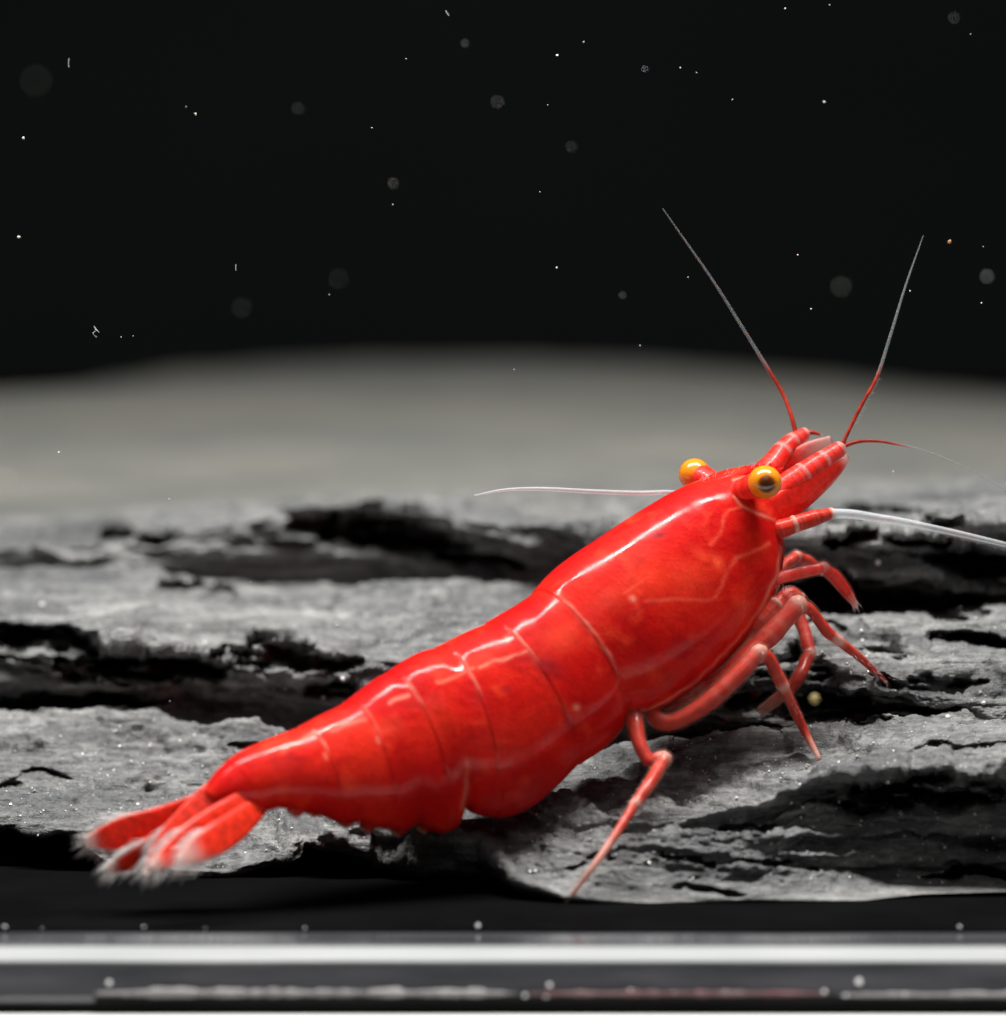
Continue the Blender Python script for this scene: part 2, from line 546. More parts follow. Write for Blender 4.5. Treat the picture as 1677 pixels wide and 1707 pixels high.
# ------------------------------------------------------------------ the slate rock
XC = np.array([-2200, 0, 140, 290, 375, 450, 550, 620, 690, 750, 826, 870, 940, 1080, 1250, 1400, 1540, 1677, 3900], float)
def row(d):
    k = sorted(d); return np.interp(XC, k, [d[i] for i in k])
lip = row({0: 1388, 140: 1402, 290: 1468, 375: 1470, 450: 1450, 550: 1405, 620: 1398, 690: 1410, 750: 1420, 826: 1425, 870: 1485, 940: 1515, 1080: 1525, 1250: 1517, 1400: 1518, 1540: 1524, 1677: 1530})
lipY = row({0: 0.25, 290: 0.0, 450: 0.0, 620: 0.05, 826: -0.05, 870: -0.36, 940: -0.46, 1380: -0.46, 1480: -0.36, 1677: -0.34})
rows = []      # each: ('z' or 'p', values, Y values, subdivisions to the next row)
C1 = np.ones_like(XC)
rows.append(('z', C1*(FLOOR_Z+0.01), C1*1.4, 4))
rows.append(('z', row({826: -1.08, 870: FLOOR_Z+0.004, 1677: FLOOR_Z+0.004}), row({826: 0.7, 870: 0.15, 1677: 0.2}), 10))
rows.append(('p', lip, lipY, 8))
rows.append(('p', lip-18, lipY-0.03, 44))
rows.append(('p', row({0: 1330, 290: 1400, 450: 1380, 620: 1355, 826: 1385, 870: 1430, 940: 1450, 1080: 1440, 1250: 1425, 1360: 1420, 1400: 1450, 1677: 1450}),
             row({0: 0.40, 290: 0.15, 620: 0.18, 826: 0.05, 870: -0.22, 940: -0.36, 1250: -0.36, 1350: -0.32, 1430: -0.18, 1677: -0.16}), 64))
rows.append(('p', row({0: 1300, 290: 1345, 620: 1320, 826: 1345, 870: 1380, 940: 1392, 1080: 1355, 1250: 1325, 1400: 1292, 1540: 1278, 1677: 1272}),
             row({0: 0.6, 620: 0.35, 826: 0.18, 940: -0.14, 1080: -0.22, 1250: -0.22, 1400: -0.20, 1677: -0.22}), 70))
rows.append(('p', row({0: 1198, 150: 1192, 300: 1190, 450: 1205, 620: 1215, 826: 1240, 940: 1245, 1080: 1236, 1250: 1226, 1400: 1216, 1540: 1196, 1677: 1182}),
             row({0: 1.1, 620: 0.8, 826: 0.55, 1080: 0.36, 1250: 0.32, 1400: 0.32, 1677: 0.34}), 8))
rows.append(('p', row({0: 1190, 150: 1184, 300: 1182, 450: 1198, 826: 1232, 1080: 1228, 1250: 1216, 1400: 1208, 1540: 1190, 1677: 1176}),
             row({0: 1.5, 620: 1.2, 826: 0.9, 1250: 0.62, 1400: 0.56, 1540: 0.42, 1677: 0.40}), 80))
rows.append(('p', row({0: 1052, 150: 1062, 300: 1076, 450: 1085, 620: 1100, 826: 1120, 1080: 1140, 1250: 1128, 1400: 1118, 1540: 1150, 1677: 1150}),
             row({0: 1.2, 620: 0.95, 826: 0.72, 1250: 0.46, 1400: 0.44, 1677: 0.46}), 8))
rows.append(('p', row({0: 1036, 150: 1046, 300: 1062, 450: 1070, 620: 1085, 826: 1105, 1080: 1125, 1250: 1112, 1400: 1102, 1540: 1132, 1677: 1132}),
             row({0: 1.3, 620: 1.05, 826: 0.8, 1250: 0.52, 1677: 0.52}), 70))
rows.append(('p', row({0: 950, 150: 946, 300: 955, 450: 962, 620: 968, 826: 975, 1080: 1000, 1250: 1012, 1400: 1012, 1540: 1008, 1677: 1002}),
             row({0: 2.3, 620: 2.0, 1250: 1.1, 1677: 1.05}), 8))
rows.append(('p', row({0: 946, 150: 942, 300: 950, 450: 955, 620: 958, 826: 965, 1080: 990, 1250: 1006, 1400: 1006, 1540: 1002, 1677: 996}),
             row({0: 2.5, 450: 2.4, 620: 2.4, 1250: 1.45, 1677: 1.4}), 70))
rows.append(('p', row({0: 925, 150: 912, 300: 890, 450: 868, 620: 862, 826: 872, 1080: 885, 1250: 895, 1400: 880, 1540: 872, 1677: 868}),
             row({0: 2.55, 620: 2.2, 1250: 1.28, 1677: 1.2}), 20))
rows.append(('p', row({0: 880, 300: 862, 620: 842, 826: 848, 1250: 860, 1677: 845}), row({0: 3.1, 826: 2.7, 1677: 1.9}), 34))
rows.append(('p', C1*790, row({0: 4.4, 1677: 3.4}), 30))
rows.append(('p', row({0: 712, 840: 690, 1677: 708}), C1*6.6, 30))
rows.append(('p', row({0: 672, 840: 640, 1677: 668}), C1*8.6, 30))
crest = row({-2200: 900, 0: 628, 300: 586, 620: 572, 840: 570, 1100: 574, 1400: 590, 1677: 618, 3900: 900})
rows.append(('p', crest+34, C1*11.5, 14))
rows.append(('p', crest+52, C1*13.0, 12))
rows.append(('p', crest+130, C1*14.2, 8))
rows.append(('z', C1*(FLOOR_Z+0.01), C1*14.8, 0))

CAVES = [(640, 892, 165, 34, .5, .10), (800, 935, 90, 16, .4, .1), (330, 985, 80, 16, .22, .05), (50, 1068, 130, 34, .45, .06), (230, 1118, 170, 30, .4, .03), (470, 1100, 130, 24, .4, .05), (120, 1172, 160, 20, .35, 0),
         (40, 1296, 70, 9, .10, -.12), (560, 1150, 60, 14, .3, .05), (230, 905, 70, 12, .3, 0), (450, 1245, 60, 9, .08, -.05),
         (1400, 985, 90, 34, .45, .12), (1540, 1010, 120, 24, .4, .05), (1640, 948, 110, 30, .5, .12), (1470, 868, 150, 16, .4, .05), (1420, 905, 60, 14, .3, 0), (1620, 1068, 90, 20, .3, .12),
         (1350, 1178, 150, 36, .4, .10), (1320, 1130, 70, 60, .3, 0), (1560, 1142, 110, 13, .15, .05), (1500, 1178, 110, 14, .18, .03), (1600, 1248, 100, 8, .09, -.08), (1560, 1330, 190, 40, .32, -.05), (1480, 1088, 60, 9, .08, 0),
         (1240, 1385, 60, 7, .08, .05), (1140, 1430, 70, 8, .08, .04), (1300, 1440, 80, 9, .08, .03), (1630, 1455, 90, 14, .16, .02), (1180, 1480, 60, 7, .06, .03), (980, 1440, 40, 7, .05, -.1), (1530, 905, 60, 10, .25, .05), (1380, 1045, 50, 8, .10, .04)]

def slate_rock():
    xs = np.concatenate([np.linspace(-2200, -40, 60, endpoint=False), np.linspace(-40, 1717, 560, endpoint=False), np.linspace(1717, 3900, 70)])
    # smooth each row across the picture
    G = []
    sub = []
    for kind, vals, Ys, n in rows:
        v = np.interp(xs, XC, vals); y = np.interp(xs, XC, Ys)
        G.append((kind, v, y)); sub.append(n)
    # world curves
    pts = []
    for kind, v, y in G:
        P = np.zeros((len(xs), 3))
        for i, x in enumerate(xs):
            if kind == 'z':
                p = at(x, 1500, y[i]); P[i] = (p.x, y[i], v[i])
            else:
                P[i] = at(x, v[i], y[i])
        pts.append(P)
    rowsP = []
    for r in range(len(pts)-1):
        n = sub[r]
        for k in range(n):
            f = k/n
            rowsP.append(pts[r]*(1-f)+pts[r+1]*f)
    rowsP.append(pts[-1])
    A = np.array(rowsP)                       # v, x, 3
    # soften the creases a little
    for _ in range(2):
        A[1:-1] = A[1:-1]*0.5+(A[:-2]+A[2:])*0.25
    def normals(A):
        du = np.gradient(A, axis=1); dv = np.gradient(A, axis=0)
        N = np.cross(du, dv); N /= np.linalg.norm(N, axis=2)[..., None]+1e-12
        return N
    def smooth_n(N, k):
        for _ in range(k):
            N[1:-1] = (N[:-2]+2*N[1:-1]+N[2:])/4
            N[:, 1:-1] = (N[:, :-2]+2*N[:, 1:-1]+N[:, 2:])/4
        return N/(np.linalg.norm(N, axis=2)[..., None]+1e-12)
    N = smooth_n(normals(A), 10)
    x, y, z = A[..., 0], A[..., 1], A[..., 2]
    back = sstep(2.7, 4.0, y)
    fl = sstep(0.0, 0.10, z-FLOOR_Z)          # keep the foot of the rock on the floor
    q = z + 0.05*x - 0.03*y + 0.05*fbm(x*0.8, y*0.8, z*0, 2, 41)
    # split layers: every lamina is worn back by its own uneven amount
    def lamina(f, sx, seed, sharp):
        w = q*f + 0.55*fbm(x*0.7, y*0.7, q*0, 3, seed+90)
        k = np.floor(w); t = w-k
        a = noise(x*sx, y*sx*0.8, k*7.31, seed); b_ = noise(x*sx, y*sx*0.8, (k+1)*7.31, seed)
        m = sstep(1-sharp, 1.0, t)
        return a*(1-m)+b_*m
    rough_edge = 0.02*fbm(x*9, y*9, q*9, 3, 71)
    q = q+rough_edge
    d = 0.105*lamina(7, 0.9, 1, .22) + 0.060*lamina(19, 1.7, 2, .25) + 0.026*lamina(48, 3.0, 3, .3)
    d *= (1-0.9*back)
    treadflat = sstep(0.6, 0.95, N[..., 2])
    d *= 1-0.62*treadflat
    # shallow lens-shaped hollows on the flatter tops
    h = fbm(x*1.1, y*2.6, z*2, 3, 21)
    d -= 0.06*sstep(0.20, 0.5, h)*(1-back)
    r1 = fbm(x*7, y*7, z*16, 4, 31)
    d += 0.012*r1*(1-0.6*back)
    d += 0.12*back*fbm(x*0.35, y*0.35, z*0.3, 2, 55)*0.5
    A = A + N*(d*fl)[..., None]
    # split gaps between the layers: (pixel x, y, half length, half height, depth cm, tilt)
    v = A-np.array(CAM)
    kk = DIST/(v@np.array(FWD))
    ppx, ppy = 838.5+v[..., 0]*kk/PX, 853.5-(v@np.array(UP))*kk/PX
    wx = 16*fbm(ppx*0.012, ppy*0.03, ppx*0, 3, 81); wy = 10*fbm(ppx*0.016, ppy*0.02, ppx*0, 4, 83)
    push = np.zeros(ppx.shape)
    for cx, cy, rx, ry, dep, tilt in CAVES:
        ux = (ppx+wx-cx)/rx
        uy = (ppy+wy-cy-tilt*(ppx-cx))/ry
        e = ux*ux+uy*uy
        up = 1-sstep(0.45, 1.05, e+0.25*noise(ppx*0.05, ppy*0.09, ppx*0, 87))
        low = 1-sstep(-0.1, 1.0, uy)           # floor of the gap rises gently towards the front
        push = np.maximum(push, dep*up*np.where(uy > 0, low, 1.0))
    dirv = v/np.linalg.norm(v, axis=2)[..., None]
    A = A + dirv*(push*(0.75+0.5*noise(ppx*0.03, ppy*0.12, ppx*0, 85)))[..., None]
    N = smooth_n(normals(A), 3)
    x, y, z = A[..., 0], A[..., 1], A[..., 2]
    near = 1-sstep(1.5, 3.2, y)
    d = 0.008*fbm(x*18, y*18, z*50, 4, 61, 0.62)*near
    A = A + N*(d*fl)[..., None]
    A[..., 2] = np.maximum(A[..., 2], FLOOR_Z+0.002)
    nv, nx = A.shape[:2]
    V = A.reshape(-1, 3)
    i, j = np.meshgrid(np.arange(nv-1), np.arange(nx-1), indexing='ij')
    a = (i*nx+j).ravel()
    F = np.stack([a, a+1, a+1+nx, a+nx], 1)
    me = bpy.data.meshes.new('slate_rock')
    me.vertices.add(len(V)); me.vertices.foreach_set('co', V.ravel())
    me.loops.add(F.size); me.loops.foreach_set('vertex_index', F.ravel())
    me.polygons.add(len(F)); me.polygons.foreach_set('loop_start', np.arange(0, F.size, 4))
    me.update(calc_edges=True)
    me.polygons.foreach_set('use_smooth', [True]*len(F))
    at_ = me.attributes.new('smooth', 'FLOAT', 'POINT')
    at_.data.foreach_set('value', (0.9*sstep(2.4, 4.5, V[:, 1])).astype(np.float32))
    me.materials.append(M['slate'])
    me.validate()
    o = bpy.data.objects.new('slate_rock', me); COL.objects.link(o)
    tag(o, 'layered grey slate rock with split ledges that the red shrimp stands on', 'rock')
    bvh = BVHTree.FromPolygons([Vector(v) for v in V], F.tolist())
    return o, bvh
rock, BVH = slate_rock()

def on_rock(px, py, lift=0.0):
    d = ray(px, py).normalized()
    loc, nrm, idx, dist = BVH.ray_cast(CAM, d)
    if loc is None:
        return None, None
    if nrm.dot(d) > 0: nrm = -nrm
    return loc+nrm*lift, nrm

# ------------------------------------------------------------------ the shrimp
shrimp = bpy.data.objects.new('shrimp', None); COL.objects.link(shrimp)
shrimp.location = (0, 0, 0)
tag(shrimp, 'glossy red freshwater shrimp with amber eyes climbing on the slate rock', 'shrimp')

# stations from head to tail: dorsal pixel, ventral pixel, half width (cm)
ST = [
 ((1268, 806), (1290, 868), .045), ((1252, 794), (1297, 888), .095), ((1226, 787), (1303, 914), .130), ((1190, 794), (1297, 960), .165),
 ((1140, 815), (1278, 1008), .200), ((1080, 850), (1240, 1062), .228), ((1020, 890), (1190, 1116), .245), ((965, 927), (1130, 1162), .245),
 ((930, 955), (1085, 1186), .236), ((905, 983), (1046, 1190), .226),
 ((880, 1003), (1031, 1218), .228), ((850, 1021), (1004, 1247), .230), ((824, 1037), (962, 1275), .230), ((795, 1050), (915, 1320), .234),
 ((768, 1063), (870, 1352), .234), ((741, 1077), (826, 1363), .228), ((712, 1086), (790, 1357), .225), ((684, 1101), (771, 1347), .218),
 ((660, 1117), (757, 1380), .212), ((640, 1127), (729, 1390), .206), ((618, 1144), (697, 1373), .198), ((595, 1162), (672, 1385), .190),
 ((570, 1178), (630, 1381), .178), ((540, 1193), (600, 1372), .165), ((506, 1211), (565, 1371), .152), ((470, 1225), (530, 1358), .138),
 ((440, 1237), (500, 1354), .124), ((410, 1251), (465, 1347), .110), ((384, 1268), (434, 1354), .096), ((360, 1292), (404, 1344), .075), ((340, 1318), (372, 1350), .045)]
JOINTS = [905, 824, 741, 655, 586, 508, 383]      # dorsal pixel x of the segment joints

def seg_dist(p, a, b):
    p, a, b = np.asarray(p), np.asarray(a, float), np.asarray(b, float)
    ab = b-a
    t = np.clip(((p-a)@ab)/(ab@ab), 0, 1)
    return np.linalg.norm(p-(a+t[:, None]*ab), axis=1)

def line_mask(p, poly, w):
    m = np.full(len(p), 1e9)
    for a, b in zip(poly[:-1], poly[1:]):
        m = np.minimum(m, seg_dist(p, a, b))
    return np.exp(-(m/w)**2)

KEEL = 0.58                                   # the side plates end this far out from the middle
def half_section(u):
    """u 0..1 from the ridge of the back down the flank to the middle of the belly: half width, height"""
    v0 = -0.32
    if u < 0.55:
        f = u/0.55*math.pi/2
        return math.sin(f)**0.96, v0+(1-v0)*math.cos(f)
    if u < 0.85:
        f = (u-0.55)/0.30*math.pi/2
        return KEEL+(1-KEEL)*math.cos(f), v0-(1+v0)*math.sin(f)
    t = (u-0.85)/0.15
    return KEEL*(1-t), -1+0.22*math.sin(t*math.pi/2)**1.5

def build_body():
    n, sides = 600, 210
    rows_ = []
    for D, Vp, w in ST:
        rows_.append([*S(*D), *(S(*Vp, -KEEL*w)+SAG*(KEEL*w)), w, D[0]])
    c, ts, L = catmull(rows_, n)
    Dp, Vv, W, dx = c[:, :3], c[:, 3:6], np.maximum(c[:, 6], 0.01), c[:, 7]
    ax = np.array(SAG)
    V = []; tt = []; aa = []
    scale = np.ones(n)
    for jx in JOINTS:
        u = (jx-dx)*PX                        # cm tailward of the joint
        scale -= np.where(u > 0, 0.013*np.exp(-u/0.03), 0.0)*(1 if jx < 900 else 1.2)
        scale += np.where(u <= 0, 0.006*np.exp(u/0.04), 0.0)
    abd = sstep(930, 850, dx) if False else 1-sstep(850, 930, dx)
    for i in range(n):
        c0 = (Dp[i]+Vv[i])/2; h = (Dp[i]-Vv[i])/2
        for j in range(sides):
            a = 2*math.pi*j/sides
            u = a/math.pi if a <= math.pi else 2-a/math.pi
            wv, ca2 = half_section(u)
            if a > math.pi: wv = -wv
            V.append(c0 + h*ca2*scale[i] + ax*wv*W[i]*scale[i])
            tt.append(i); aa.append(a)
    V = np.array(V)
    F = grid_faces(n, sides, True, flip=True)
    # rounded ends
    V = np.vstack([V, V[:sides].mean(0)+np.array(HEAD)*0.02, V[(n-1)*sides:n*sides].mean(0)-np.array(HEAD)*0.02])
    k = n*sides
    for j in range(sides):
        F.append((j, (j+1) % sides, k)); F.append(((n-1)*sides+(j+1) % sides, (n-1)*sides+j, k+1))
    # pigment marks, read on the near flank and mirrored to the far one
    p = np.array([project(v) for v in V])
    pale = np.zeros(len(V)); dark = np.zeros(len(V)); orange_mark = np.zeros(len(V))
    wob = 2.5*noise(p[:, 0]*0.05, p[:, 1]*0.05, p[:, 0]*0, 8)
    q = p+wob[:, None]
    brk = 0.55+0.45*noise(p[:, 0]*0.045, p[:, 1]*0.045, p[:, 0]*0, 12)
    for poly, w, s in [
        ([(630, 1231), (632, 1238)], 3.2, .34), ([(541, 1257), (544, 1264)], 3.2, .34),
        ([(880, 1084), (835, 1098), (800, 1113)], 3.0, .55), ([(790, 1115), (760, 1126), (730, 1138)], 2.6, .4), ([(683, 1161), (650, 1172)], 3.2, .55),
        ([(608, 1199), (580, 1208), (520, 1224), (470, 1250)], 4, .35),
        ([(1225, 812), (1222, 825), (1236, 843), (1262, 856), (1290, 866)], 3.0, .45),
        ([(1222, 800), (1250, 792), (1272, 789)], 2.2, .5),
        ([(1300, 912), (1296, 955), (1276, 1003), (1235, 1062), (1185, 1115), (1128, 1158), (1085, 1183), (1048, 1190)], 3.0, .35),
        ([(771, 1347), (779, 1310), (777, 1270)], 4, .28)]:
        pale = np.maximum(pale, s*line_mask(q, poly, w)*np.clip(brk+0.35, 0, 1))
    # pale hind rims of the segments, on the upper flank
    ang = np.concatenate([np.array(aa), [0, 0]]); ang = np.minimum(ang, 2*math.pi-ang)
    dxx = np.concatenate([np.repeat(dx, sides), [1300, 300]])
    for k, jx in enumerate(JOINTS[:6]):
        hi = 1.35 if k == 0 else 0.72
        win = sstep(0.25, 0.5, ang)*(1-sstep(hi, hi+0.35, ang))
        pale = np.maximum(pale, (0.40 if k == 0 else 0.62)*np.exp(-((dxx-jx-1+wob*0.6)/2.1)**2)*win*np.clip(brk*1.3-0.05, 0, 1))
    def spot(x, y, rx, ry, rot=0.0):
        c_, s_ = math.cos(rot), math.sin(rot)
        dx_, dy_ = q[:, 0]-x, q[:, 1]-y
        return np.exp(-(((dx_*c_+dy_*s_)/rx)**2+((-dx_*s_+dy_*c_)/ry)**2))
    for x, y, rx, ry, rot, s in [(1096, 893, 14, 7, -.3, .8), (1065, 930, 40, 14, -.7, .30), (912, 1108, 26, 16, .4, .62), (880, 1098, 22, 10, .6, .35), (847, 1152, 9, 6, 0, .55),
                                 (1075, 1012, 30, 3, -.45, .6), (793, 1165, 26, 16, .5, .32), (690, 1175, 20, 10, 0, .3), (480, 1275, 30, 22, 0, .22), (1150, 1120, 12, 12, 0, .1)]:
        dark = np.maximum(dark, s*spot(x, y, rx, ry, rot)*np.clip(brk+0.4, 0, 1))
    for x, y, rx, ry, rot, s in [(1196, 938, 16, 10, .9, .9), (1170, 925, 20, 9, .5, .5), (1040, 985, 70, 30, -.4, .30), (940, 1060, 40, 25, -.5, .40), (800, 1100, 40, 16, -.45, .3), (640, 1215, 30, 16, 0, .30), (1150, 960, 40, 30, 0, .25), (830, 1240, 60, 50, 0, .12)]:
        orange_mark = np.maximum(orange_mark, s*spot(x, y, rx, ry, rot))
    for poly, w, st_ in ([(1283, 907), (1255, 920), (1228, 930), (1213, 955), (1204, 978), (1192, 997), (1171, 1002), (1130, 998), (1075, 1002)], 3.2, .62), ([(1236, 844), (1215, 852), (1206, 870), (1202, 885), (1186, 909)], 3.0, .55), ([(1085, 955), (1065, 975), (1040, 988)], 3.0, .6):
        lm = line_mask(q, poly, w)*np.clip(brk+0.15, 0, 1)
        orange_mark = np.maximum(orange_mark, st_*lm); pale = np.maximum(pale, 0.08*lm)
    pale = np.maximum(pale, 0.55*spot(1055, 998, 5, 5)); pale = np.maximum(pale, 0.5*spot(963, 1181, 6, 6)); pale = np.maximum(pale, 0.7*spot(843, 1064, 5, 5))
    near_j = np.array([(sides-j) % sides if math.sin(2*math.pi*j/sides) > 0 else j for j in range(sides)])
    idx = np.arange(n)[:, None]*sides + near_j[None, :]
    idx = np.concatenate([idx.ravel(), [n*sides, n*sides+1]])
    o = link_mesh('body', V, F, M['shell'], shrimp, {'pale': pale[idx], 'dark': dark[idx], 'orange_mark': orange_mark[idx]})
    bm = bmesh.new(); bm.from_mesh(o.data); bmesh.ops.recalc_face_normals(bm, faces=bm.faces[:]); bm.to_mesh(o.data); bm.free()
    return o
body = build_body()

def part_blade_solid(name, D, Vn, w, material, parent, n=60, sides=20, attrs=('pale', 'dark', 'orange_mark')):
    """a narrow keel given by its upper and lower pixel edge"""
    rows_ = [[*S(*d), *S(*v), ww] for d, v, ww in zip(D, Vn, w)]
    c, ts, L = catmull(rows_, n)
    V = []
    for i in range(n):
        c0 = (c[i, :3]+c[i, 3:6])/2; h = (c[i, :3]-c[i, 3:6])/2
        for j in range(sides):
            a = 2*math.pi*j/sides
            V.append(c0+h*math.cos(a)+np.array(SAG)*math.sin(a)*max(c[i, 6], 0.003))
    F = grid_faces(n, sides, True, flip=True)
    F += [tuple(reversed(range(sides))), tuple((n-1)*sides+j for j in range(sides))]
    return link_mesh(name, V, F, material, parent, {a: [0.0]*len(V) for a in attrs})
# rostrum: the spike of the head shield between the eyes
part_blade_solid('rostrum', [(1105, 850), (1150, 812), (1200, 787), (1245, 777), (1280, 776), (1310, 786)], [(1105, 870), (1150, 838), (1200, 814), (1245, 806), (1280, 796), (1310, 789)],
                 [.04, .045, .042, .034, .020, .003], M['shell'], body)
for k in range(11):                           # small saw teeth along its ridge
    f = k/10
    x = 1196+f*104
    y = float(np.interp(x, [1196, 1245, 1280, 1310], [789, 777.5, 776, 785]))
    a, b_, t_ = S(x-4.5, y+3), S(x+4.5, y+3), S(x+6.5, y-4.5)
    w = np.array(SAG)*0.006
    link_mesh('tooth', [a+Vector(w), b_+Vector(w), b_-Vector(w), a-Vector(w), t_], [(0, 1, 4), (1, 2, 4), (2, 3, 4), (3, 0, 4), (3, 2, 1, 0)], M['shell'], body, {q_: [0.0]*5 for q_ in ('pale', 'dark', 'orange_mark')})
# little hairs on the head shield between the eyes
roots, dirs = [], []
for k in range(60):
    f = random.random()
    x = 1165+f*105; y = 802-f*26+random.uniform(-3, 6)
    roots.append(S(x, y, random.uniform(-.03, .03))); dirs.append(Vector((0.25, -0.3, 1)))
bristles('head_hair', roots, dirs, 0.022, 0.0016, M['hair'], body)

# eyes on stalks
def eye(px, py, rpx, lat, look):
    c = S(px, py, lat)
    r = rpx*PX
    bm = bmesh.new()
    bmesh.ops.create_uvsphere(bm, u_segments=40, v_segments=28, radius=r)
    look = Vector(look).normalized()
    V = [v.co.copy() for v in bm.verts]
    F = [[v.index for v in f.verts] for f in bm.faces]
    bm.free()
    tone = []
    for v in V:
        k = v.normalized().dot(look)
        low = max(0.0, -v.normalized().z)  # tone also deepens towards the underside of the eye
        tone.append(float(sstep(0.70, 1.0, np.array(k)))*1.0 + 0.45*low)
    V = [v+c for v in V]
    e = link_mesh('eye', V, F, M['eye'], shrimp, {'eye_dark': tone})
    return e, c
e1, c1 = eye(1275, 804, 28.5, -.205, (0.08, -1.0, 0.05))
e2, c2 = eye(1158, 791, 27.5, .205, (0.55, -1.0, -0.45))
def stalk(c, a, e):
    a, c = Vector(a), Vector(c)
    d = (c-a).normalized()
    limb('eye_stalk', [a, a+(c-a)*0.4, a+(c-a)*0.75, c-d*0.02], [.034, .040, .046, .040], M['head_limb'], e, tip=2, n=24)
stalk(c1, S(1222, 822, -.06), e1)
stalk(c2, S(1208, 815, .06), e2)

# antennule stalks (two), each of three joints, and their feelers
def seta_row(name, pts, n, length, side, parent, lo=0.2, hi=0.9):
    c, ts, L = catmull(np.array([list(p) for p in pts]), 200)
    roots, dirs = [], []
    for k in range(n):
        i = int((lo+(hi-lo)*k/n)*199)
        roots.append(c[i]); dirs.append(side)
    return bristles(name, roots, dirs, length, 0.0012, M['hair'], parent, 0.25)

near_ped = limb('antennule_stalk', [S(1285, 832, -.05), S(1308, 812, -.06), S(1340, 790, -.07), S(1374, 766, -.08), S(1403, 746, -.085)],
                [.048, .045, .042, .034, .026], M['head_limb'], shrimp, joints=(2, 3), tip=0.95, jw=0.02, joint_bulge=0.04)
far_ped = limb('antennule_stalk', [S(1252, 806, .05), S(1285, 778, .07), S(1305, 752, .09), S(1322, 735, .10), S(1344, 722, .105)],
               [.045, .042, .036, .030, .022], M['head_limb'], shrimp, joints=(2, 3), tip=0.95, jw=0.02, joint_bulge=0.04)

def feeler(name, pix, lats, radii, parent, pale_from, n=160, pale_to=None):
    pts = [S(x, y, l) for (x, y), l in zip(pix, lats)]
    V, F, s, L, P, T = tube_data(pts, radii, n, 8)
    pale = sstep(pale_from, pale_to or pale_from+0.14, s)
    # fine rings along the lash
    V = np.array([list(v) for v in V])
    idx = np.concatenate([np.repeat(np.arange(n), 8), [0, n-1]])
    return link_mesh(name, V, F, M['feeler'], parent, {'pale': pale}), pts

f_far, p_far = feeler('feeler', [(1328, 728), (1318, 690), (1304, 655), (1282, 618), (1240, 550), (1190, 470), (1140, 398), (1105, 348)],
                      [.10, .13, .17, .2, .24, .28, .31, .33], [.009, .0075, .007, .0065, .0052, .004, .0028, .0014], far_ped, 0.24)
feeler('feeler', [(1338, 724), (1355, 721), (1372, 727)], [.10, .09, .08], [.011, .008, .003], far_ped, 0.8, 40)
f_near, p_near = feeler('feeler', [(1402, 746), (1418, 712), (1438, 672), (1462, 628), (1484, 560), (1510, 475), (1539, 393)],
                        [-.085, -.09, -.10, -.11, -.12, -.12, -.12], [.007, .0062, .0065, .0062, .005, .0035, .0012], near_ped, 0.32)
seta_row('feeler_bristles', p_near[1:4], 46, 0.022, Vector((1, -0.1, -0.35)), f_near, 0.1, 1.0)
feeler('feeler', [(1404, 744), (1430, 736), (1458, 735), (1486, 739), (1540, 751), (1600, 775), (1660, 808), (1720, 850)],
       [-.085, -.10, -.12, -.14, -.18, -.22, -.26, -.3], [.009, .007, .0055, .004, .0030, .0026, .0022, .0018], near_ped, 0.24)

# flat antennal scales
o, *_ = blade('antennal_scale', [S(1258, 862, -.09), S(1298, 850, -.095), S(1345, 818, -.10), S(1386, 786, -.10), S(1414, 762, -.10)],
              [.046, .058, .050, .036, .012], Vector((0.35, 0.2, 1)), M['head_limb'], shrimp, thick=.012, pale_edge=.34, pale_tip=.86)
o, *_ = blade('antennal_scale', [S(1262, 815, .06), S(1305, 788, .07), S(1350, 758, .07), S(1386, 735, .07)],
              [.045, .050, .046, .020], Vector((0.35, 0.2, 1)), M['head_limb'], shrimp, thick=.010, pale_edge=.35, pale_tip=.45)

# antennae with long lashes
ant = limb('antenna', [S(1262, 886, -.03), S(1294, 884, -.12), S(1325, 874, -.15), S(1356, 864, -.165), S(1388, 855, -.17)],
           [.030, .034, .029, .028, .018], M['limb'], shrimp, joints=(2, 4), tip=0.93, jw=0.02)
lash_pts = [(1384, 856), (1420, 857), (1460, 863), (1500, 869), (1545, 878), (1600, 890), (1680, 909), (1800, 940), (2000, 1000)]
lash = limb('lash', [S(x, y, -.17-0.03*i) for i, (x, y) in enumerate(lash_pts)],
            [.018, .0165, .015, .0135, .012, .011, .009, .007, .003], M['lash'], ant, pale_all=1.0, n=200, joint_bulge=0)
seta_row('lash_rings', [S(x, y+6, -.19-0.03*i) for i, (x, y) in enumerate(lash_pts)], 150, 0.010, Vector((0.2, -0.3, -1)), ant, 0.05, 0.8)
ant2 = limb('antenna', [S(1250, 880, .10), S(1225, 860, .19), S(1190, 838, .22)], [.034, .03, .018], M['limb'], shrimp, tip=.9, n=30)
limb('lash', [S(x, y, .22+0.02*i) for i, (x, y) in enumerate([(1190, 838), (1130, 822), (1060, 822), (980, 819), (900, 815), (840, 817), (790, 826)])],
     [.012, .009, .0085, .008, .007, .005, .002], M['lash'], ant2, pale_all=1.0, n=160, joint_bulge=0)

